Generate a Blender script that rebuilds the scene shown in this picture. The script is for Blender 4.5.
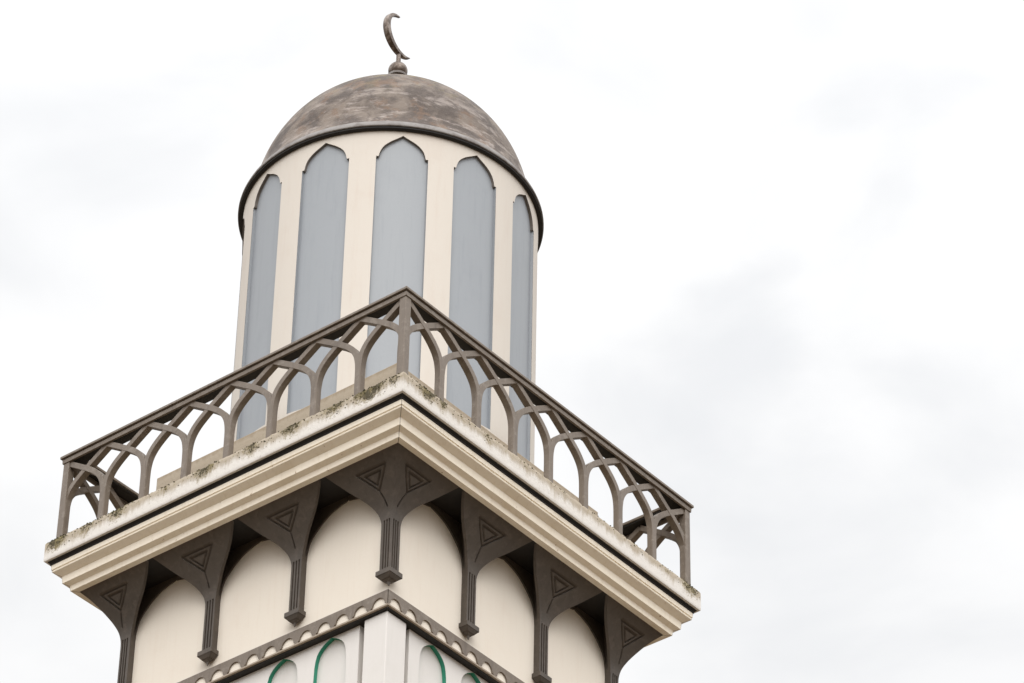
import bpy, bmesh, math, random
from mathutils import Vector, Matrix, noise
random.seed(7)
R = math.radians
C = bpy.context.scene.collection
scene = bpy.context.scene
for o in list(bpy.data.objects):
    bpy.data.objects.remove(o)

DZ = 20.05                      # height of the balcony ledge's underside above the ground

# ------------------------------------------------------------------ camera
cam_d = bpy.data.cameras.new('camera')
cam_d.sensor_width = 36.0
cam_d.lens = 135.319
cam_d.clip_end = 5000
cam = bpy.data.objects.new('camera', cam_d)
C.objects.link(cam)
cr, cu, cf = Vector((0.625981, -0.779670, 0.016202)), Vector((-0.483883, -0.372039, 0.792114)), Vector((0.611560, 0.503687, 0.610159))
m = Matrix((cr, cu, -cf)).transposed().to_4x4()
m.translation = Vector((-20.462546, -18.326955, -18.455480)) + Vector((0, 0, DZ))
cam.matrix_world = m
scene.camera = cam

# ------------------------------------------------------------------ light and exposure
SUN_EL, SUN_AZ = R(42), R(222)      # azimuth of the direction towards the sun, from +x
world = bpy.data.worlds.new('World')
scene.world = world
world.use_nodes = True
nt = world.node_tree
nt.nodes.clear()
def wn(t, **k):
    n = nt.nodes.new(t)
    for a, b in k.items():
        setattr(n, a, b)
    return n
sky = wn('ShaderNodeTexSky', sky_type='NISHITA', sun_disc=False)
sky.sun_elevation = SUN_EL
sky.sun_rotation = math.pi / 2 - SUN_AZ
bg_sky = wn('ShaderNodeBackground'); bg_sky.inputs['Strength'].default_value = 0.10
nt.links.new(sky.outputs[0], bg_sky.inputs['Color'])
tc = wn('ShaderNodeTexCoord')
mp = wn('ShaderNodeMapping'); mp.inputs['Scale'].default_value = (1.0, 1.0, 1.7)
nt.links.new(tc.outputs['Generated'], mp.inputs['Vector'])
n1 = wn('ShaderNodeTexNoise'); n1.inputs['Scale'].default_value = 11.0; n1.inputs['Detail'].default_value = 5; n1.inputs['Roughness'].default_value = 0.45
n1.inputs['Distortion'].default_value = 0.4
nt.links.new(mp.outputs[0], n1.inputs['Vector'])
cr1 = wn('ShaderNodeValToRGB')
cr1.color_ramp.interpolation = 'B_SPLINE'
cr1.color_ramp.elements[0].position = 0.30; cr1.color_ramp.elements[0].color = (0.665, 0.672, 0.684, 1)
cr1.color_ramp.elements[1].position = 0.62; cr1.color_ramp.elements[1].color = (0.815, 0.813, 0.81, 1)
e = cr1.color_ramp.elements.new(0.45); e.color = (0.755, 0.756, 0.758, 1)
# a few darker cloud banks, softly broken by the same noise
fac = n1.outputs['Fac']
n2 = wn('ShaderNodeTexNoise'); n2.inputs['Scale'].default_value = 26.0; n2.inputs['Detail'].default_value = 4; n2.inputs['Roughness'].default_value = 0.5
nt.links.new(mp.outputs[0], n2.inputs['Vector'])
for d, spread, amt in [((0.644, 0.4703, 0.6033), 0.045, 0.15), ((0.6669, 0.4261, 0.6113), 0.06, 0.15), ((0.6895, 0.4176, 0.5918), 0.04, 0.08)]:
    dp = wn('ShaderNodeVectorMath', operation='DISTANCE'); dp.inputs[1].default_value = d
    nt.links.new(tc.outputs['Generated'], dp.inputs[0])
    ad = wn('ShaderNodeMath', operation='MULTIPLY_ADD'); ad.inputs[1].default_value = spread * 1.1; nt.links.new(n2.outputs['Fac'], ad.inputs[0]); nt.links.new(dp.outputs['Value'], ad.inputs[2])
    rm = wn('ShaderNodeMapRange', interpolation_type='SMOOTHSTEP')
    rm.inputs['From Min'].default_value = spread * 0.5; rm.inputs['From Max'].default_value = spread * 1.75
    rm.inputs['To Min'].default_value = -amt; rm.inputs['To Max'].default_value = 0.0
    nt.links.new(ad.outputs[0], rm.inputs['Value'])
    sm = wn('ShaderNodeMath', operation='ADD'); nt.links.new(fac, sm.inputs[0]); nt.links.new(rm.outputs[0], sm.inputs[1]); fac = sm.outputs[0]
nt.links.new(fac, cr1.inputs['Fac'])
# overcast cloud is brighter on the sun's side
sd = Vector((math.cos(SUN_EL) * math.cos(SUN_AZ), math.cos(SUN_EL) * math.sin(SUN_AZ), math.sin(SUN_EL)))
dot = wn('ShaderNodeVectorMath', operation='DOT_PRODUCT'); dot.inputs[1].default_value = sd
nt.links.new(tc.outputs['Generated'], dot.inputs[0])
mr = wn('ShaderNodeMapRange', interpolation_type='SMOOTHSTEP')
mr.inputs['From Min'].default_value = -0.35; mr.inputs['From Max'].default_value = 1.0
mr.inputs['To Min'].default_value = 1.0; mr.inputs['To Max'].default_value = 2.7
nt.links.new(dot.outputs['Value'], mr.inputs['Value'])
bg_cl = wn('ShaderNodeBackground')
nt.links.new(cr1.outputs['Color'], bg_cl.inputs['Color'])
# and, like any overcast sky, darker towards the horizon than overhead
sxz = wn('ShaderNodeSeparateXYZ'); nt.links.new(tc.outputs['Generated'], sxz.inputs[0])
hz_ = wn('ShaderNodeMapRange', interpolation_type='LINEAR')
hz_.inputs['From Min'].default_value = 0.0; hz_.inputs['From Max'].default_value = 0.50
hz_.inputs['To Min'].default_value = 0.22; hz_.inputs['To Max'].default_value = 1.0
nt.links.new(sxz.outputs['Z'], hz_.inputs['Value'])
mm = wn('ShaderNodeMath', operation='MULTIPLY')
nt.links.new(mr.outputs[0], mm.inputs[0]); nt.links.new(hz_.outputs[0], mm.inputs[1])
nt.links.new(mm.outputs[0], bg_cl.inputs['Strength'])
mix = wn('ShaderNodeMixShader'); mix.inputs['Fac'].default_value = 0.95
nt.links.new(bg_sky.outputs[0], mix.inputs[1]); nt.links.new(bg_cl.outputs[0], mix.inputs[2])
wo = wn('ShaderNodeOutputWorld')
nt.links.new(mix.outputs[0], wo.inputs['Surface'])

sun_d = bpy.data.lights.new('sun', 'SUN')
sun_d.energy = 0.9
sun_d.angle = R(45)
sun_d.color = (1.0, 0.95, 0.88)
sun = bpy.data.objects.new('sun', sun_d)
C.objects.link(sun)
sun.location = sd * 60 + Vector((0, 0, DZ))
sun.rotation_euler = (-sd).to_track_quat('-Z', 'Y').to_euler()

vs = scene.view_settings
vs.view_transform = 'Standard'; vs.look = 'None'; vs.exposure = 0.34; vs.gamma = 1.0; vs.use_curve_mapping = False

# ------------------------------------------------------------------ materials
class NT:
    def __init__(self, name, rough=0.7):
        self.m = bpy.data.materials.new(name); self.m.use_nodes = True
        self.t = self.m.node_tree
        self.b = self.t.nodes['Principled BSDF']
        self.b.inputs['Roughness'].default_value = rough
        self.g = self.n('ShaderNodeNewGeometry')
        self.pos = self.g.outputs['Position']
    def n(self, typ, **k):
        n = self.t.nodes.new(typ)
        for a, b in k.items():
            setattr(n, a, b)
        return n
    def l(self, a, b):
        self.t.links.new(a, b)
    def scaled(self, s, vec=None):
        mp = self.n('ShaderNodeMapping'); mp.inputs['Scale'].default_value = s
        self.l(vec or self.pos, mp.inputs['Vector']); return mp.outputs[0]
    def noise(self, scale, detail=4, rough=0.55, vec=None, dist=0.0):
        n = self.n('ShaderNodeTexNoise')
        n.inputs['Scale'].default_value = scale; n.inputs['Detail'].default_value = detail
        n.inputs['Roughness'].default_value = rough; n.inputs['Distortion'].default_value = dist
        self.l(vec or self.pos, n.inputs['Vector']); return n.outputs['Fac']
    def ramp(self, fac, lo, hi, smooth=True):
        r = self.n('ShaderNodeMapRange', interpolation_type='SMOOTHSTEP' if smooth else 'LINEAR')
        r.inputs['From Min'].default_value = lo; r.inputs['From Max'].default_value = hi
        self.l(fac, r.inputs['Value']); return r.outputs[0]
    def math(self, op, a, b=None):
        m = self.n('ShaderNodeMath', operation=op)
        for i, v in enumerate((a, b)):
            if v is None: continue
            if isinstance(v, (int, float)): m.inputs[i].default_value = v
            else: self.l(v, m.inputs[i])
        return m.outputs[0]
    def mix(self, fac, a, b):
        m = self.n('ShaderNodeMix', data_type='RGBA')
        if isinstance(fac, (int, float)): m.inputs[0].default_value = fac
        else: self.l(fac, m.inputs[0])
        for i, v in ((6, a), (7, b)):
            if isinstance(v, tuple): m.inputs[i].default_value = (*v, 1)
            else: self.l(v, m.inputs[i])
        return m.outputs[2]
    def col(self, c):
        self.l(c, self.b.inputs['Base Color']) if not isinstance(c, tuple) else None
        if isinstance(c, tuple): self.b.inputs['Base Color'].default_value = (*c, 1)
    def bump(self, h, dist=0.004, strength=0.6):
        b = self.n('ShaderNodeBump'); b.inputs['Distance'].default_value = dist; b.inputs['Strength'].default_value = strength
        self.l(h, b.inputs['Height']); self.l(b.outputs[0], self.b.inputs['Normal'])

def mat_paint(name, base, dirt, rough=0.6, streak=0.5, spot=0.35, bump=0.0015, wear=None):
    k = NT(name, rough)
    st = k.noise(7, 4, 0.6, k.scaled((3.2, 3.2, 0.28)))
    bl = k.noise(2.3, 5, 0.6)
    sp = k.noise(60, 3, 0.6)
    f = k.math('MULTIPLY', k.ramp(st, 0.48, 0.78), streak)
    f2 = k.math('MULTIPLY', k.ramp(bl, 0.5, 0.8), streak)
    f3 = k.math('MULTIPLY', k.ramp(sp, 0.66, 0.76), spot)
    c = k.mix(f, base, dirt)
    c = k.mix(f2, c, dirt)
    if wear:
        wv = k.noise(13, 7, 0.75, dist=0.3)
        c = k.mix(k.math('MULTIPLY', k.ramp(wv, 0.50, 0.64), 0.75), c, wear)
    c = k.mix(f3, c, tuple(v * 0.6 for v in dirt))
    k.col(c)
    k.bump(k.noise(35, 5, 0.6), bump, 0.5)
    return k.m

M = {}
M['cream'] = mat_paint('cream_render', (0.77, 0.71, 0.625), (0.64, 0.52, 0.42), 0.8, 0.16, 0.06)
M['drum'] = mat_paint('drum_cream_paint', (0.62, 0.573, 0.515), (0.54, 0.44, 0.37), 0.7, 0.22, 0.08)
M['cornice'] = mat_paint('cornice_cream_paint', (0.88, 0.805, 0.68), (0.55, 0.42, 0.25), 0.6, 0.22, 0.25)
k = NT.__new__(NT); k.m = M['cornice']; k.t = k.m.node_tree; k.b = k.t.nodes['Principled BSDF']
g_ = k.n('ShaderNodeNewGeometry'); k.pos = g_.outputs['Position']
sx = k.n('ShaderNodeSeparateXYZ'); k.l(k.pos, sx.inputs[0])
dd = k.math('ABSOLUTE', k.math('SUBTRACT', k.math('ABSOLUTE', sx.outputs['X']), k.math('ABSOLUTE', sx.outputs['Y'])))
seam = k.math('LESS_THAN', dd, 0.0035)          # the mitre joint of the boards
rust = k.math('MULTIPLY', k.ramp(k.noise(24, 3, 0.5), 0.70, 0.76), 0.7)
old = k.b.inputs['Base Color'].links[0].from_socket
c = k.mix(rust, old, (0.30, 0.15, 0.06))
k.col(k.mix(k.math('MULTIPLY', seam, 0.85), c, (0.05, 0.035, 0.025)))
M['white'] = mat_paint('white_panel_paint', (0.70, 0.675, 0.65), (0.60, 0.58, 0.54), 0.6, 0.25, 0.08)
M['blue'] = mat_paint('blue_grey_panel', (0.278, 0.299, 0.325), (0.235, 0.256, 0.282), 0.45, 0.5, 0.06)
M['head_edge'] = mat_paint('window_head_dark_brown', (0.16, 0.14, 0.125), (0.09, 0.075, 0.06), 0.7, 0.4, 0.3)  # dark brown on the arch heads only, darker than the drum
M['green'] = mat_paint('green_gloss_paint', (0.014, 0.25, 0.155), (0.012, 0.17, 0.105), 0.35, 0.2, 0.05)
M['brown'] = mat_paint('brown_joinery_paint', (0.076, 0.061, 0.048), (0.04, 0.031, 0.024), 0.6, 0.5, 0.35, wear=(0.105, 0.083, 0.066))
M['rail'] = mat_paint('railing_taupe_paint', (0.172, 0.138, 0.108), (0.09, 0.068, 0.05), 0.55, 0.6, 0.5, wear=(0.23, 0.195, 0.162))
M['moulding'] = mat_paint('moulding_tan_paint', (0.33, 0.265, 0.20), (0.2, 0.15, 0.11), 0.5, 0.3, 0.2)
M['dark'] = mat_paint('underside_shade_black', (0.013, 0.010, 0.008), (0.009, 0.007, 0.006), 0.7, 0.3, 0.1)  # near-black base puts shade into the colour of the undersides
M['gap'] = mat_paint('shade_black', (0.018, 0.016, 0.015), (0.012, 0.011, 0.01), 0.9, 0.2, 0.1)  # black for painted shade under ledge and eaves; also colours the core

# lead of the dome
k = NT('weathered_lead', 0.62)
k.b.inputs['Metallic'].default_value = 0.0
sx = k.n('ShaderNodeSeparateXYZ'); k.l(k.pos, sx.inputs[0])
big = k.noise(2.6, 6, 0.62, dist=0.4)
c = k.mix(k.ramp(big, 0.42, 0.58), (0.055, 0.035, 0.024), (0.165, 0.128, 0.10))
st = k.noise(4.2, 6, 0.7, k.scaled((2.4, 2.4, 0.55)))
c = k.mix(k.math('MULTIPLY', k.math('MULTIPLY', k.ramp(st, 0.47, 0.60), k.ramp(k.math('SUBTRACT', sx.outputs['Z'], DZ + 4.0), 0.25, 0.9)), 0.85), c, (0.043, 0.026, 0.018))
hz = k.noise(2.6, 7, 0.75, k.scaled((1.0, 1.0, 2.6)), 0.25)
zz = k.math('SUBTRACT', sx.outputs['Z'], DZ + 4.0)
low = k.math('SUBTRACT', 1.0, k.ramp(zz, 0.35, 1.05))
c = k.mix(k.math('MULTIPLY', k.math('MULTIPLY', k.ramp(hz, 0.50, 0.62), low), 0.75), c, (0.34, 0.29, 0.26))
li = k.noise(6.5, 6, 0.7)
hi = k.ramp(zz, 0.5, 1.1)
c = k.mix(k.math('MULTIPLY', k.math('MULTIPLY', k.ramp(li, 0.53, 0.61), hi), 0.75), c, (0.16, 0.122, 0.045))
fine = k.noise(70, 4, 0.7)
c = k.mix(k.math('MULTIPLY', k.ramp(fine, 0.55, 0.72), 0.35), c, (0.26, 0.21, 0.175))
ru = k.noise(4.2, 6, 0.7)
c = k.mix(k.math('MULTIPLY', k.ramp(ru, 0.53, 0.65), 0.6), c, (0.15, 0.078, 0.036))
k.col(c)
k.bump(k.math('ADD', k.noise(16, 6, 0.65), k.noise(3.0, 3, 0.5)), 0.02, 0.6)
M['lead'] = k.m

k = NT('oxidised_lead_edge', 0.6)
c = k.mix(k.ramp(k.noise(9, 5, 0.6), 0.4, 0.65), (0.225, 0.21, 0.20), (0.13, 0.11, 0.10))
c = k.mix(k.math('MULTIPLY', k.ramp(k.noise(40, 4, 0.6), 0.6, 0.72), 0.6), c, (0.12, 0.095, 0.08))
k.col(c); k.bump(k.noise(30, 4), 0.004, 0.4)
M['lead_edge'] = k.m

k = NT('finial_bronze', 0.45)
k.b.inputs['Metallic'].default_value = 0.35
c = k.mix(k.ramp(k.noise(14, 5, 0.65), 0.42, 0.62), (0.085, 0.058, 0.042), (0.24, 0.195, 0.165))
k.col(c); k.bump(k.noise(50, 4), 0.003, 0.4)
M['bronze'] = k.m

def mat_stone(name, base, stain, moss, top, depth, attr=False):
    k = NT(name, 0.85)
    sx = k.n('ShaderNodeSeparateXYZ'); k.l(k.pos, sx.inputs[0])
    z = k.math('SUBTRACT', sx.outputs['Z'], DZ)
    up = k.ramp(z, top - depth, top)
    st = k.noise(6.0, 5, 0.65, k.scaled((2.2, 2.2, 0.5)))
    f = k.math('ADD', k.math('MULTIPLY', up, 0.42), k.math('MULTIPLY', st, 0.75))
    if attr:
        at = k.n('ShaderNodeAttribute'); at.attribute_name = 'growth'
        gr = at.outputs['Fac']
        f = k.math('ADD', f, k.math('MULTIPLY', gr, 0.16))
    c = k.mix(k.math('MULTIPLY', k.ramp(f, 0.46, 0.78), 0.88), base, stain)
    c = k.mix(k.math('MULTIPLY', k.ramp(k.noise(22, 5, 0.7), 0.56, 0.70), 0.28), c, tuple(v * 0.62 for v in stain))
    sp = k.math('ADD', k.math('MULTIPLY', k.noise(17, 8, 0.78, dist=0.3), 0.62), k.math('MULTIPLY', k.noise(52, 5, 0.7), 0.38))
    if attr:
        lv = k.math('SUBTRACT', k.math('ADD', sp, k.math('MULTIPLY', gr, 0.36)), 0.735)
        lv2 = k.math('SUBTRACT', k.math('ADD', k.noise(33, 6, 0.75), k.math('MULTIPLY', gr, 0.40)), 0.70)
        tone = k.mix(k.ramp(k.noise(9, 4, 0.6), 0.42, 0.6), moss, (0.21, 0.17, 0.075))
        c = k.mix(k.math('MULTIPLY', k.ramp(lv2, 0.0, 0.09), 0.75), c, (0.30, 0.25, 0.15))
        c = k.mix(k.math('MULTIPLY', k.ramp(lv, 0.0, 0.06), 0.94), c, tone)
    else:
        lv = k.math('SUBTRACT', k.math('ADD', sp, k.math('MULTIPLY', up, 0.13)), 0.74)
        c = k.mix(k.math('MULTIPLY', k.ramp(lv, 0.0, 0.06), 0.9), c, moss)
    k.col(c)
    k.bump(k.math('ADD', k.noise(30, 6, 0.7), k.ramp(lv, 0.0, 0.08)), 0.008, 0.6)
    return k.m
M['ledge'] = mat_stone('stained_white_ledge', (0.72, 0.69, 0.65), (0.40, 0.335, 0.25), (0.062, 0.05, 0.024), 0.20, 0.17, True)
M['plinth'] = mat_stone('stained_beige_plinth', (0.47, 0.40, 0.31), (0.36, 0.29, 0.21), (0.07, 0.058, 0.03), 0.97, 0.10)

k = NT('moss', 0.95)
c = k.mix(k.ramp(k.noise(25, 5, 0.7), 0.4, 0.62), (0.036, 0.034, 0.015), (0.13, 0.115, 0.055))
k.col(c); k.bump(k.noise(220, 3), 0.004, 0.8)
M['moss'] = k.m
k = NT('paving', 0.9)
br = k.n('ShaderNodeTexBrick'); br.inputs['Scale'].default_value = 1.0
br.inputs['Color1'].default_value = (0.17, 0.12, 0.07, 1); br.inputs['Color2'].default_value = (0.14, 0.10, 0.06, 1); br.inputs['Mortar'].default_value = (0.03, 0.03, 0.03, 1)
k.l(k.pos, br.inputs['Vector'])
k.col(k.mix(k.math('MULTIPLY', k.noise(0.7, 5, 0.6), 0.5), br.outputs['Color'], (0.11, 0.08, 0.05)))
M['paving'] = k.m

# ------------------------------------------------------------------ mesh helpers
class MB:
    """collects faces; z is measured from the ledge's underside"""
    def __init__(self):
        self.v = []; self.f = []; self.s = []
    def add(self, vs, fs, smooth=False):
        o = len(self.v)
        self.v += [(p[0], p[1], p[2] + DZ) for p in vs]
        self.f += [tuple(i + o for i in f) for f in fs]
        self.s += [smooth] * len(fs)
    def box(self, x0, x1, y0, y1, z0, z1):
        vs = [(x, y, z) for z in (z0, z1) for x, y in ((x0, y0), (x1, y0), (x1, y1), (x0, y1))]
        self.add(vs, [(3, 2, 1, 0), (4, 5, 6, 7), (0, 1, 5, 4), (1, 2, 6, 5), (2, 3, 7, 6), (3, 0, 4, 7)])
    def sweep_square(self, prof, cap=False):
        """closed profile [(a, z)] swept round a square of half side a, mitred"""
        n = len(prof); vs = []
        for sxy in ((-1, -1), (1, -1), (1, 1), (-1, 1)):
            vs += [(sxy[0] * a, sxy[1] * a, z) for a, z in prof]
        fs = []
        for q in range(4):
            r = (q + 1) % 4
            for i in range(n):
                j = (i + 1) % n
                fs.append((q * n + i, r * n + i, r * n + j, q * n + j))
        self.add(vs, fs)
    def lathe(self, prof, seg=96, smooth=True, closed=False, cx=0, cy=0):
        n = len(prof); vs = []
        for s in range(seg):
            t = 2 * math.pi * s / seg
            vs += [(cx + r * math.cos(t), cy + r * math.sin(t), z) for r, z in prof]
        fs = []
        for s in range(seg):
            t = (s + 1) % seg
            for i in range(n if closed else n - 1):
                j = (i + 1) % n
                fs.append((s * n + i, t * n + i, t * n + j, s * n + j))
        self.add(vs, fs, smooth)
    def build(self, name, mat, parent=None, bevel=0, merge=True, angle=35):
        me = bpy.data.meshes.new(name)
        bm = bmesh.new()
        vv = [bm.verts.new(p) for p in self.v]
        for f, s in zip(self.f, self.s):
            try:
                ff = bm.faces.new([vv[i] for i in f]); ff.smooth = s
            except ValueError:
                pass
        if merge:
            bmesh.ops.remove_doubles(bm, verts=bm.verts, dist=0.0002)
        bmesh.ops.recalc_face_normals(bm, faces=bm.faces)
        for e in bm.edges:
            if len(e.link_faces) == 2 and e.calc_face_angle(0) > R(angle):
                e.smooth = False
        bm.to_mesh(me); bm.free()
        me.materials.append(M[mat])
        o = bpy.data.objects.new(name, me)
        C.objects.link(o)
        if parent: o.parent = parent
        if bevel:
            b = o.modifiers.new('bevel', 'BEVEL'); b.width = bevel; b.segments = 2; b.limit_method = 'ANGLE'; b.angle_limit = R(40)
        return o

def copy_tree(o, parent, rz):
    c = o.copy(); C.objects.link(c); c.parent = parent
    if rz is not None: c.rotation_euler.z = o.rotation_euler.z + rz
    for ch in list(o.children):
        copy_tree(ch, c, None)
    return c

# face frames: side 0 is the face x = -a (left in the picture); u runs along it; turning by 90 degrees gives the next
def P0(a, u, z):
    return (-a, u, z)

# ------------------------------------------------------------------ ground
gm = MB()
gm.add([(-1500, -1500, -DZ), (1500, -1500, -DZ), (1500, 1500, -DZ), (-1500, 1500, -DZ)], [(0, 1, 2, 3)])
g = gm.build('ground', 'paving'); g['kind'] = 'structure'

# ------------------------------------------------------------------ minaret
root = bpy.data.objects.new('minaret', None); C.objects.link(root)
root['label'] = 'cream and brown square minaret with arched balcony railing, grey-panelled round drum and weathered lead dome'
root['category'] = 'minaret'

WALL = 1.43
# lower shaft (below the picture) and its foot
s = MB()
s.box(-1.285, 1.285, -1.285, 1.285, -DZ + 0.9, -1.57)
s.build('lower_shaft', 'cream', root)
s = MB(); s.sweep_square([(1.0, -DZ), (1.62, -DZ), (1.62, -DZ + 0.7), (1.5, -DZ + 0.9), (1.0, -DZ + 0.9)]); s.build('foot', 'plinth', root)
# upper wall
s = MB(); s.sweep_square([(1.2, -0.272), (WALL, -0.272), (WALL, -1.564), (1.2, -1.564)])
s.build('upper_wall', 'cream', root)

# white corner pilasters
PB = -6.2
def pilaster():
    s = MB()
    o, i = 1.427, 1.19
    for z0, z1 in ((PB, -1.5755),):
        ring = [(-o, -o), (-i, -o), (-i, -i), (-o, -i)]
        vs = [(x, y, z) for z in (z0, z1) for x, y in ring]
        s.add(vs, [(3, 2, 1, 0), (4, 5, 6, 7), (0, 1, 5, 4), (1, 2, 6, 5), (2, 3, 7, 6), (3, 0, 4, 7)])
    return s.build('corner_pilaster', 'white', root, 0.006)
p0 = pilaster()
for q in (1, 2, 3): copy_tree(p0, root, q * math.pi / 2)

# panels with recessed arches, one panel per face
PA = 1.395
ARC = [(0.0, 0.172), (0.14, 0.167), (0.20, 0.159), (0.245, 0.147), (0.275, 0.131), (0.300, 0.110), (0.325, 0.080), (0.345, 0.046), (0.366, 0.0)]   # (height above spring, half width)
ZS = -1.94                                    # spring; apex at ZS + .366
def arch_outline(c, w=1.0):
    pts = [(c - h * w, ZS + z) for z, h in ARC[:-1]] + [(c, ZS + ARC[-1][0])] + [(c + h * w, ZS + z) for z, h in reversed(ARC[:-1])]
    return pts
cs = (-0.815, -0.302, 0.302, 0.815)
s = MB()
U0, U1, ZT, ZB = -1.115, 1.115, -1.5745, PB
edges = [U0, -0.56, 0.0, 0.56, U1]
for c, (a, b) in zip(cs, zip(edges[:-1], edges[1:])):
    ol = arch_outline(c)
    us = [u for u, z in ol]
    n = len(ol)
    s.add([P0(PA, u, z) for u, z in ol] + [P0(PA, u, ZT) for u, z in ol], [(i, i + 1, n + i + 1, n + i) for i in range(n - 1)])
    for lo, hi in ((a, us[0]), (us[-1], b)):
        zs = [ZB, ZS, ZT]
        s.add([P0(PA, u, z) for z in zs for u in (lo, hi)], [(0, 1, 3, 2), (2, 3, 5, 4)])
    s.add([P0(PA, u, z) for z in (ZB, -4.6) for u in (us[0], us[-1])], [(0, 1, 3, 2)])
# the board's edge beside the pilasters
panel = s.build('arched_wall_panel', 'white', root)
for c in cs:
    ol = [(c - 0.175, -4.6)] + arch_outline(c) + [(c + 0.175, -4.6)]
    n = len(ol)
    r = MB()
    r.add([P0(PA - 0.0005, u, z) for u, z in ol] + [P0(PA - 0.042, u, z) for u, z in ol], [(i, i + 1, n + i + 1, n + i) for i in range(n - 1)] + [(n - 1, 0, n, 2 * n - 1)], False)
    r.build('arch_reveal', 'green', panel, merge=False)
    b = MB()
    b.add([P0(PA - 0.040, c + u, z) for z in (-4.62, -1.5755) for u in (-0.2, 0.2)], [(0, 1, 3, 2)])
    b.build('arch_backing', 'white', panel)
st = MB()
for sg in (-1, 1):
    st.box(-PA + 0.0005, -PA + 0.056, min(sg * 1.09, sg * 1.1145), max(sg * 1.09, sg * 1.1145), PB, -1.5755)
st.build('board_edge', 'white', panel)
for q in (1, 2, 3): copy_tree(panel, root, q * math.pi / 2)

# scalloped frieze boards and the small moulding below
FA = 1.445
def frieze():
    s = MB()
    L = 1.441; zt, zb = -1.387, -1.531
    n = 15; pitch = 2 * L / n
    low = [(-L, zb)]
    for i in range(n):
        c = -L + pitch * (i + 0.5)
        low += [(c - 0.080, zb), (c - 0.080, zb + 0.022), (c - 0.068, zb + 0.026)]
        for k in range(1, 14):
            t = math.pi * (1 - k / 14)
            low.append((c + 0.064 * math.cos(t), zb + 0.028 + 0.068 * math.sin(t)))
        low += [(c + 0.068, zb + 0.026), (c + 0.080, zb + 0.022), (c + 0.080, zb)]
    low.append((L, zb))
    n = len(low)
    for a in (FA, WALL + 0.002):
        s.add([P0(a, u, z) for u, z in low] + [P0(a, u, zt) for u, z in low], [(i, i + 1, n + i + 1, n + i) for i in range(n - 1)])
    s.add([P0(FA, u, z) for u, z in low] + [P0(WALL + 0.002, u, z) for u, z in low], [(i, i + 1, n + i + 1, n + i) for i in range(n - 1)])
    s.add([P0(a, u, zt) for a in (FA, WALL + 0.002) for u in (-L, L)], [(0, 1, 3, 2)])
    o = s.build('scalloped_frieze', 'rail', root)
    m_ = MB()
    m_.add([P0(a, sg * (a - 0.002), z) for sg in (-1, 1) for a, z in ((1.432, -1.5325), (1.456, -1.5325), (1.471, -1.545), (1.471, -1.559), (1.460, -1.5635), (1.432, -1.5635))],
           [(i, (i + 1) % 6, 6 + (i + 1) % 6, 6 + i) for i in range(6)] + [(0, 1, 2, 3, 4, 5), (11, 10, 9, 8, 7, 6)])
    m_.build('moulding', 'moulding', o)
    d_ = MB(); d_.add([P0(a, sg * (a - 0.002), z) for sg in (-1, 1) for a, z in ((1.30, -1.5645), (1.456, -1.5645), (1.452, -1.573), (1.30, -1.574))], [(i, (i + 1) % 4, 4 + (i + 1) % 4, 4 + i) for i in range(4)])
    d_.build('moulding_shade_board', 'dark', o)  # dark board added as painted shade below the moulding
    return o
f0 = frieze()
for q in (1, 2, 3): copy_tree(f0, root, q * math.pi / 2)

# ---------------------------------------------------------------- brackets
def interp(t, xs, ys):
    if t <= xs[0]: return ys[0]
    for i in range(len(xs) - 1):
        if t <= xs[i + 1]:
            return ys[i] + (ys[i + 1] - ys[i]) * (t - xs[i]) / (xs[i + 1] - xs[i])
    return ys[-1]
def smooth_interp(t, xs, ys):
    # Catmull-Rom through the points
    if t <= xs[0]: return ys[0]
    if t >= xs[-1]: return ys[-1]
    for i in range(len(xs) - 1):
        if t <= xs[i + 1]:
            break
    def slope(k):
        if k == 0: return 0.0
        if k == len(xs) - 1: return (ys[k] - ys[k - 1]) / (xs[k] - xs[k - 1])
        return (ys[k + 1] - ys[k - 1]) / (xs[k + 1] - xs[k - 1])
    h = xs[i + 1] - xs[i]; s = (t - xs[i]) / h
    m0, m1 = slope(i) * h, slope(i + 1) * h
    return (2*s**3 - 3*s*s + 1) * ys[i] + (s**3 - 2*s*s + s) * m0 + (-2*s**3 + 3*s*s) * ys[i+1] + (s**3 - s*s) * m1
ZD = [-0.80, -0.68, -0.58, -0.46, -0.36, -0.277]
def depth(z): return smooth_interp(z, ZD, [1.492, 1.506, 1.547, 1.620, 1.692, 1.768])
ZF = [-0.80, -0.74, -0.66, -0.55, -0.42, -0.277]
def flare(z): return smooth_interp(z, ZF, [0.0, 0.004, 0.030, 0.110, 0.250, 0.395])
SH = 0.056        # half width of a shaft
SB = -1.238       # foot of a shaft

def seg_dist(p, a, b):
    ax, ay = a; bx, by = b; px, py = p
    dx, dy = bx - ax, by - ay
    t = max(0, min(1, ((px - ax) * dx + (py - ay) * dy) / (dx * dx + dy * dy)))
    return math.hypot(px - ax - t * dx, py - ay - t * dy)
def groove(u, z, lines):
    d = min(seg_dist((u, z), a, b) for a, b in lines)
    return 0.020 * max(0.0, 1 - max(0, d - 0.0035) / 0.0045)
def tri_lines(c, hw, tail):
    o = [(c - hw, -0.352), (c + hw, -0.352), (c + tail * 0.15, -0.507)]
    i = [(c - hw * 0.55, -0.382), (c + hw * 0.55, -0.382), (c + tail * 0.1, -0.468)]
    L = [(o[0], o[1]), (o[1], o[2]), (o[2], o[0]), (i[0], i[1]), (i[1], i[2]), (i[2], i[0])]
    L += [(o[2], (c + tail * 0.7, -0.57)), ((c + tail * 0.7, -0.57), (c + tail, -0.63))]
    return L
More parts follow.
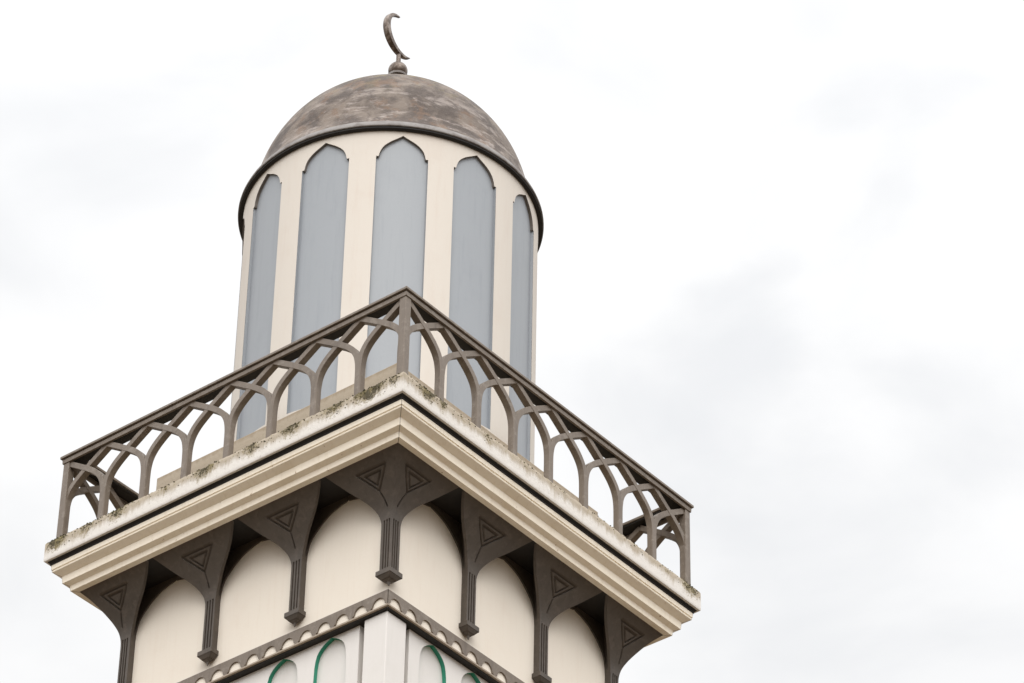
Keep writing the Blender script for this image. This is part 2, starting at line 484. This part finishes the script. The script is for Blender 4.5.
ZROWS = [SB + (-0.80 - SB) * i / 3 for i in range(3)] + [-0.80, -0.765, -0.752, -0.746] + [-0.74 + (-0.277 + 0.74) * i / 92 for i in range(93)]
def front_sheet(s, lo, hi, lines, flutes, ns):
    """curved front of a bracket: u from lo(z) to hi(z)"""
    nz = len(ZROWS); vs = []
    for z in ZROWS:
        a, b = lo(z), hi(z)
        for i in range(ns + 1):
            u = a + (b - a) * i / ns
            d = depth(z)
            if z > -0.66: d -= groove(u, z, lines)
            if z < -0.745:
                for f in flutes:
                    if abs(u - f) < 0.0075: d -= 0.012
            vs.append(P0(d, u, z))
    fs = [(r * (ns + 1) + i, r * (ns + 1) + i + 1, (r + 1) * (ns + 1) + i + 1, (r + 1) * (ns + 1) + i) for r in range(nz - 1) for i in range(ns)]
    s.add(vs, fs, True)
ZA = [-0.80, -0.74, -0.65, -0.555, -0.465, -0.40, -0.365, -0.335, -0.318, -0.277]
def wall_arch(z): return smooth_interp(z, ZA, [0.0, 0.0, 0.010, 0.042, 0.12, 0.20, 0.262, 0.35, 0.42, 0.46])
def side_sheet(s, u0, sgn, lim, back=WALL - 0.01):
    # fan hollowed out to deepen the shade in the pockets: behind its front board the side is cut back to the shaft, and a thin round-arched board lies on the wall
    vs = []; n = 6
    for z in ZROWS:
        d = depth(z); e = u0 + sgn * flare(z); ins = u0 + sgn * 0.12 * max(0.0, flare(z) - 0.012)
        if flare(z) < 0.012: ins = e
        ew = u0 + sgn * min(lim, wall_arch(z))
        b2 = WALL + 0.014
        vs += [P0(d, e, z), P0(d - 0.028, e, z), P0(d - 0.032, ins, z), P0(b2, ins, z), P0(b2, ew, z), P0(back, ew, z)]
    s.add(vs, [(n * i + j, n * i + j + 1, n * i + n + j + 1, n * i + n + j) for i in range(len(ZROWS) - 1) for j in range(n - 1)], True)

def pendant(bx, by, sx0, sx1, sy0, sy1, parent, tip):
    """stepped plate and inverted pyramid under a shaft: rectangle in plan, tip below"""
    p = MB()
    p.box(sx0, sx1, sy0, sy1, SB - 0.046, SB)
    cx, cy = tip
    def rect(k, z): return [(cx + (x - cx) * k, cy + (y - cy) * k, z) for x, y in ((sx0, sy0), (sx1, sy0), (sx1, sy1), (sx0, sy1))]
    prev = rect(0.94, SB - 0.0462)
    rings = [prev, rect(0.60, SB - 0.078), rect(0.50, SB - 0.080), rect(0.27, SB - 0.098), rect(0.2, SB - 0.100), rect(0.06, SB - 0.135)]
    vs = [v for r_ in rings for v in r_]
    fs = [(4 * r_ + i, 4 * r_ + (i + 1) % 4, 4 * r_ + 4 + (i + 1) % 4, 4 * r_ + 4 + i) for r_ in range(len(rings) - 1) for i in range(4)]
    fs += [(0, 1, 2, 3), tuple(4 * (len(rings) - 1) + i for i in range(4))]
    p.add(vs, fs)
    return p.build('pendant', 'brown', parent, 0.003)

CB = 0.475
def mid_bracket():
    s = MB()
    lo = lambda z: CB - SH - flare(z)
    hi = lambda z: CB + SH + flare(z)
    front_sheet(s, lo, hi, tri_lines(CB, 0.168, 0.0), (CB - 0.03, CB, CB + 0.03), 156)
    side_sheet(s, CB - SH, -1, 0.4185); side_sheet(s, CB + SH, 1, 0.428)
    z = SB
    o = s.build('bracket', 'brown', root, merge=False)
    pendant(0, 0, -1.520, -WALL + 0.004, CB - 0.078, CB + 0.078, o, (-1.468, CB))
    return o
mb = mid_bracket()
mb2 = copy_tree(mb, root, None)
# second one of the same face: shift along the face (mesh shared)
mb2.location.y = -2 * CB
for q in (1, 2, 3):
    copy_tree(mb, root, q * math.pi / 2)
    c = copy_tree(mb2, root, q * math.pi / 2)
    c.location = Matrix.Rotation(q * math.pi / 2, 4, 'Z') @ Vector((0, -2 * CB, 0))

def corner_bracket():
    s = MB()
    hi = lambda z: -(1.382 - flare(z))
    lo = lambda z: -depth(z)
    L = tri_lines(-1.425, 0.152, -0.037)
    front_sheet(s, lo, hi, L, (-1.468, -1.442, -1.416), 120)
    side_sheet(s, -1.382, 1, 0.424)
    n = len(s.v)
    # mirror in the diagonal plane x = y
    vs = [(y, x, z - DZ) for x, y, z in s.v]; fs = [tuple(reversed(f)) for f in s.f]
    s.add(vs, fs, True)
    o = s.build('bracket', 'brown', root, merge=False)
    e = 1.523; i = 1.368
    pendant(0, 0, -e, -i, -e, -i, o, (-1.462, -1.462))
    return o
cb = corner_bracket()
for q in (1, 2, 3): copy_tree(cb, root, q * math.pi / 2)

# soffit above the brackets, its shade painted in as near-black
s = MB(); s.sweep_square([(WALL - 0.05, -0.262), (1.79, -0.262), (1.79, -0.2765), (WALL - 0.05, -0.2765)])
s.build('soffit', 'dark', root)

# cornice
s = MB()
s.sweep_square([(1.60, -0.034), (1.952, -0.034), (1.949, -0.080), (1.938, -0.081), (1.938, -0.089), (1.945, -0.090), (1.942, -0.103), (1.888, -0.137),
                (1.881, -0.139), (1.875, -0.208), (1.836, -0.226), (1.829, -0.228), (1.822, -0.279), (1.768, -0.281), (1.768, -0.255), (1.60, -0.255)])
s.build('cornice', 'cornice', root, 0.002)
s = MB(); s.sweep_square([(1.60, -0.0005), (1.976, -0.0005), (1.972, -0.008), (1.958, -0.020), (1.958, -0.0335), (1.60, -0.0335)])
s.build('ledge_shade_band', 'gap', root)  # black band paints the shade beneath the ledge

# ledge slab: a roughened sweep with a slightly broken top edge
def ledge():
    bm_v = []; N = 150
    s = MB()
    prof = [(1.5, 0.0), (1.997, 0.0), (2.0, 0.006), (2.0, 0.03), (2.0, 0.055), (2.0, 0.08), (2.0, 0.105), (2.0, 0.13), (2.0, 0.155), (2.0, 0.178), (1.994, 0.192), (1.978, 0.198), (1.90, 0.202), (1.5, 0.206)]
    for q in range(4):
        vs = []
        n = len(prof)
        for i in range(N + 1):
            t = -1 + 2 * i / N
            for j, (a, z) in enumerate(prof):
                u = t * a
                w = Vector((u * 5, q * 9.1, z * 5))
                amt = interp(z, [0.0, 0.05, 0.15, 0.2], [0.0, 0.001, 0.003, 0.004])
                edge = 1 if 0 < i < N else 0
                da = noise.noise(w * 3.1) * amt * edge
                dz = (noise.noise(w * 4.3 + Vector((3, 1, 7))) * 0.010 if z > 0.17 else 0) * edge
                p = Vector(P0(a + da, u, z + dz))
                p = Matrix.Rotation(q * math.pi / 2, 4, 'Z') @ p
                vs.append(tuple(p))
        fs = [(i * n + j, (i + 1) * n + j, (i + 1) * n + j + 1, i * n + j + 1) for i in range(N) for j in range(n - 1)]
        s.add(vs, fs, True)
    s.box(-1.52, 1.52, -1.52, 1.52, 0.004, 0.205)
    return s.build('balcony_ledge', 'ledge', root, merge=True, angle=30)
# where moss and lichen have taken hold along each side: (place along the side, spread, strength)
GROWTH = {0: [(-1.64, 0.19, 1.12), (-1.90, 0.07, 0.8), (-1.25, 0.15, 0.85), (-0.80, 0.15, 0.88), (-0.36, 0.12, 0.85), (0.16, 0.16, 0.9), (0.60, 0.07, 0.7), (0.80, 0.06, 0.4), (1.15, 0.15, 0.85), (1.52, 0.12, 0.85), (1.86, 0.13, 1.08)],
          1: [(1.70, 0.13, 1.0), (1.50, 0.06, 0.85), (1.25, 0.12, 0.6), (0.92, 0.09, 0.7), (0.42, 0.10, 0.55), (-0.05, 0.10, 0.5), (-0.55, 0.14, 0.5), (-1.05, 0.14, 0.5), (-1.50, 0.10, 0.6), (-1.84, 0.13, 0.95)]}
def growth(q, u, z):
    g_ = 0.0
    for c, sp, k_ in GROWTH[q % 2]:
        g_ = max(g_, k_ * math.exp(-((u - c) / sp) ** 2 * 0.7))
    g_ = max(g_, 0.44)
    fall = min(1, max(0, (z - 0.02) / 0.15))
    return g_ * (0.35 + 0.65 * fall) * (1.0 if z > 0.03 else 0.4)
ledge_o = ledge()
me = ledge_o.data
at = me.attributes.new('growth', 'FLOAT', 'POINT')
for i, v in enumerate(me.vertices):
    p = v.co.copy(); p.z -= DZ
    if abs(p.x) >= abs(p.y): q = 0 if p.x < 0 else 2
    else: q = 1 if p.y < 0 else 3
    l = Matrix.Rotation(-q * math.pi / 2, 4, 'Z') @ p
    at.data[i].value = growth(q, l.y, p.z)

RA = 1.916                      # centre line of the railing
# moss and lichen growing on the rim of the ledge
def moss():
    s = MB()
    def blob(p, r):
        vs = []; fs = []
        rot = random.random() * 6.28
        vs.append((p[0], p[1], p[2] + r * random.uniform(0.5, 0.9)))
        for ring, (rr, hz) in enumerate(((0.75, 0.4), (1.0, -0.1), (0.6, -0.6))):
            for i in range(6):
                t = rot + i * math.pi / 3
                jr = rr * r * random.uniform(0.75, 1.2)
                vs.append((p[0] + jr * math.cos(t), p[1] + jr * math.sin(t), p[2] + hz * r))
        for i in range(6):
            j = (i + 1) % 6
            fs.append((0, 1 + i, 1 + j))
            fs.append((1 + i, 7 + i, 7 + j, 1 + j)); fs.append((7 + i, 13 + i, 13 + j, 7 + j))
        s.add(vs, fs, False)
    for q in range(4):
        rot = Matrix.Rotation(q * math.pi / 2, 4, 'Z')
        # centres along the face: at the mullions, and heavier by the corners
        for c, sp, k_ in GROWTH[q % 2]:
            for _ in range(int(700 * sp * k_ * k_)):
                u = random.gauss(c, sp * 0.8)
                if abs(u) > 1.98: continue
                d = abs(random.gauss(0, 0.045 * k_))
                if random.random() < 0.35:
                    a = 2.0 - random.uniform(0.0, 0.05); z = 0.194
                else:
                    a = 1.998; z = 0.19 - min(d, 0.12)
                r = random.uniform(0.0025, 0.0085)
                p = rot @ Vector(P0(a, u, z))
                blob(p, r)
    o = s.build('moss', 'moss', root, merge=False)
    o['kind'] = 'stuff'
moss()

# plinth under the drum
s = MB(); s.box(-1.366, 1.366, -1.366, 1.366, 0.20, 0.957)
s.build('drum_plinth', 'plinth', root, 0.006)

# ---------------------------------------------------------------- drum
RD = 1.358; RP = 1.330; ZW0 = 0.99; ZSH = 3.69; ZAP = 3.927; ZTOP = 4.03
HW = 9.85
WARC = [(-HW, 0.0), (-9.0, -0.004), (-8.75, 0.012), (-8.6, 0.035), (-8.2, 0.066), (-7.6, 0.095), (-6.9, 0.118), (-6.0, 0.140), (-5.0, 0.160), (-3.8, 0.180), (-2.5, 0.199), (-1.2, 0.219), (0.0, 0.240)]
WARC = WARC + [(-a, z) for a, z in reversed(WARC[:-1])]
def cyl(r, deg, z):
    t = R(225 + deg)
    return (r * math.cos(t), r * math.sin(t), z)
s = MB()
heads = []
for kk in range(12):
    c = kk * 30
    # above the arch
    n = len(WARC)
    top = [(c + a, ZTOP) for a, z in WARC]; bot = [(c + a, ZSH + z) for a, z in WARC]
    s.add([cyl(RD, *p) for p in bot + top], [(i, i + 1, n + i + 1, n + i) for i in range(n - 1)], True)
    # soffit of the arch head
    hs = MB(); hs.add([cyl(RD - 0.0015, *p) for p in bot] + [cyl(RP - 0.012, *p) for p in bot], [(i, i + 1, n + i + 1, n + i) for i in range(n - 1)])
    heads.append(hs)
    # pier
    na = 8
    angs = [c + HW + (30 - 2 * HW) * i / na for i in range(na + 1)]
    zs = [ZW0, ZSH, ZTOP]
    s.add([cyl(RD, a, z) for z in zs for a in angs], [(r * (na + 1) + i, r * (na + 1) + i + 1, (r + 1) * (na + 1) + i + 1, (r + 1) * (na + 1) + i) for r in range(2) for i in range(na)], True)
# base band
s.lathe([(RD, 0.957), (RD, ZW0), (RP - 0.03, ZW0)], 144, True)
drum = s.build('drum_wall', 'drum', root, merge=True)
for hs in heads: hs.build('window_head', 'head_edge', drum)
# panel of each blind window
s = MB()
na = 10
angs = [-HW - 0.4 + (2 * HW + 0.8) * i / na for i in range(na + 1)]
s.add([cyl(RP, a, z) for z in (ZW0 - 0.01, ZAP + 0.02) for a in angs], [(i, i + 1, na + 2 + i, na + 1 + i) for i in range(na)], True)
for sg in (-1, 1):
    s.add([cyl(r, sg * HW, z) for r in (RD - 0.0015, RP - 0.012) for z in (ZW0, ZSH)], [(0, 1, 3, 2)])
w0 = s.build('window_panel', 'blue', root)
for kk in range(1, 12): copy_tree(w0, root, R(30 * kk))
# core so that no light leaks inside
s = MB(); s.lathe([(0.0, 0.96), (RP - 0.06, 0.96), (RP - 0.06, 4.02), (0.0, 4.02)], 48, False); s.build('drum_core', 'gap', root)

# ---------------------------------------------------------------- dome
prof = []
prof += [(1.405, 4.012), (1.402, 4.034), (1.378, 4.075), (1.343, 4.135), (1.314, 4.195), (1.295, 4.25)]
A, B, Z0 = 1.294, 1.404, 4.05
for i in range(0, 41):
    t = R(11) + (R(84) - R(11)) * i / 40
    prof.append((A * math.cos(t), Z0 + B * math.sin(t)))
prof += [(0.105, 5.455), (0.080, 5.50), (0.066, 5.58), (0.060, 5.72), (0.060, 5.80)]
s = MB(); s.lathe(prof, 144, True)
dome = s.build('dome', 'lead', root)
# rolled lead edge, and a black board painting the shade under the eaves
s = MB(); s.lathe([(1.36, 4.008), (1.404, 4.004), (1.409, 4.010), (1.409, 4.022), (1.400, 4.045), (1.380, 4.079), (1.372, 4.078)], 144, True, True)
s.build('dome_rim', 'lead_edge', dome)
s = MB(); s.lathe([(1.30, 4.006), (1.398, 4.0045), (1.398, 3.985), (1.366, 3.975), (1.366, 3.995), (1.30, 3.995)], 144, False, True)
s.build('eaves_shade_board', 'gap', dome)
# finial
s = MB()
s.lathe([(0.0, 5.80), (0.10, 5.80), (0.10, 5.825), (0.07, 5.835)] , 32, True)
s.build('finial_collar', 'lead_edge', dome)
s = MB()
pr = [(0.0, 5.81)] + [(0.093 * math.sin(R(15 + 150 * i / 16)), 5.90 - 0.093 * math.cos(R(15 + 150 * i / 16))) for i in range(17)] + [(0.024, 5.992), (0.022, 6.14), (0.0, 6.14)]
s.lathe(pr, 32, True)
s.build('finial_ball', 'bronze', dome)
# crescent
def crescent():
    ps = R(50)
    right = Vector((1, -1, 0)).normalized(); away = Vector((1, 1, 0)).normalized()
    tv = right * math.cos(ps) + away * math.sin(ps); nv = right * math.sin(ps) - away * math.cos(ps)
    Rr = 0.236; c = Vector((0, 0, 6.342)) + tv * 0.0
    s = MB(); rows = []
    n = 56
    for i in range(n + 1):
        th = R(94) + (R(318) - R(94)) * i / n
        k = math.sin(math.pi * i / n) ** 0.75
        th_ = 0.009 + 0.050 * k
        dp = 0.012 + 0.017 * k
        d = tv * math.cos(th) + Vector((0, 0, 1)) * math.sin(th)
        sec = []
        for r_, q in ((Rr, -1), (Rr - 0.006, -0.75), (Rr, 1)):
            pass
        for rr, w in ((Rr - 0.004, -1), (Rr, -0.7), (Rr, 0.7), (Rr - 0.004, 1), (Rr - th_ + 0.004, 1), (Rr - th_, 0.7), (Rr - th_, -0.7), (Rr - th_ + 0.004, -1)):
            sec.append(tuple(c + d * rr + nv * (w * dp)))
        rows.append(sec)
    vs = [v for r_ in rows for v in r_]
    fs = [(8 * i + j, 8 * i + (j + 1) % 8, 8 * i + 8 + (j + 1) % 8, 8 * i + 8 + j) for i in range(n) for j in range(8)]
    fs += [tuple(range(8)), tuple(8 * n + j for j in range(8))]
    s.add(vs, fs, True)
    return s.build('crescent', 'bronze', dome, angle=50)
crescent()

# ---------------------------------------------------------------- balcony railing (one per side)
RIB = [(0.004, 0.19), (0.004, 0.36), (0.004, 0.50), (0.009, 0.585), (0.026, 0.664), (0.060, 0.730), (0.113, 0.790), (0.188, 0.850), (0.270, 0.905), (0.370, 0.970), (0.479, 1.040)]
def rib(s, u0, sgn, a_out, a_in, w=0.026):
    pts = [Vector((u0 + sgn * x, z)) for x, z in RIB]
    # refine
    fine = []
    for i in range(len(pts) - 1):
        p0 = pts[max(i - 1, 0)]; p1 = pts[i]; p2 = pts[i + 1]; p3 = pts[min(i + 2, len(pts) - 1)]
        for k_ in range(4):
            t = k_ / 4
            fine.append(0.5 * ((2 * p1) + (p2 - p0) * t + (2 * p0 - 5 * p1 + 4 * p2 - p3) * t * t + (3 * p1 - p0 - 3 * p2 + p3) * t ** 3))
    fine.append(pts[-1])
    vs = []
    for i, p in enumerate(fine):
        d = (fine[min(i + 1, len(fine) - 1)] - fine[max(i - 1, 0)]).normalized()
        nn = Vector((-d.y, d.x))
        for off in (-w, w):
            q = p + nn * off
            for a in (a_out, a_in):
                vs.append(P0(a, q.x, q.y))
    n = len(fine)
    fs = []
    for i in range(n - 1):
        o = 4 * i
        for a, b in ((0, 1), (1, 3), (3, 2), (2, 0)):
            fs.append((o + a, o + b, o + 4 + b, o + 4 + a))
    fs += [(0, 1, 3, 2), (4 * n - 4, 4 * n - 3, 4 * n - 1, 4 * n - 2)]
    s.add(vs, fs, True)
def railing():
    rl = MB()
    # hand rail: upper cap and lower strip, mitred at both ends
    def bar(prof):
        n = len(prof)
        rl.add([P0(a, sg * a, z) for sg in (-1, 1) for a, z in prof], [(i, (i + 1) % n, n + (i + 1) % n, n + i) for i in range(n)] + [tuple(range(n)), tuple(reversed(range(n, 2 * n)))])
    bar([(1.800, 1.081), (1.967, 1.081), (1.967, 1.103), (1.956, 1.115), (1.811, 1.115), (1.800, 1.103)])
    bar([(1.930, 1.030), (1.950, 1.030), (1.952, 1.068), (1.944, 1.0805), (1.930, 1.0805)])
    o = rl.build('balcony_railing', 'rail', root, 0.002)
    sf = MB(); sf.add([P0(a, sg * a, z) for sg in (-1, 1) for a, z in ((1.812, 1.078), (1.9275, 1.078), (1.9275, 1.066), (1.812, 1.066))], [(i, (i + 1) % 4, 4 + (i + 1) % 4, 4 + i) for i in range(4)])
    sf.build('handrail_shade_board', 'dark', o)  # dark board added for the shade under the hand rail
    pitch = 2 * RA / 8
    for i in range(0, 9):
        u = -RA + pitch * i
        a = MB()
        # arch with its apex over mullion i, springing from its neighbours; half arches at the ends
        if i > 0: rib(a, u - pitch, 1, RA + 0.014, RA - 0.046)
        if i < 8: rib(a, u + pitch, -1, RA + 0.011, RA - 0.049)
        a.build('arch', 'rail', o, 0.0025)
        if 0 < i < 8:
            m_ = MB(); m_.box(-RA - 0.008, -RA + 0.043, u - 0.031, u + 0.031, 0.19, 0.63)
            m_.build('mullion', 'rail', o, 0.006)
    return o
r0 = railing()
for q in (1, 2, 3): copy_tree(r0, root, q * math.pi / 2)
def post():
    s = MB()
    s.box(-1.9415, -1.872, -1.9415, -1.872, 0.188, 1.0645)
    return s.build('railing_post', 'rail', root, 0.006)
pp = post()
for q in (1, 2, 3): copy_tree(pp, root, q * math.pi / 2)
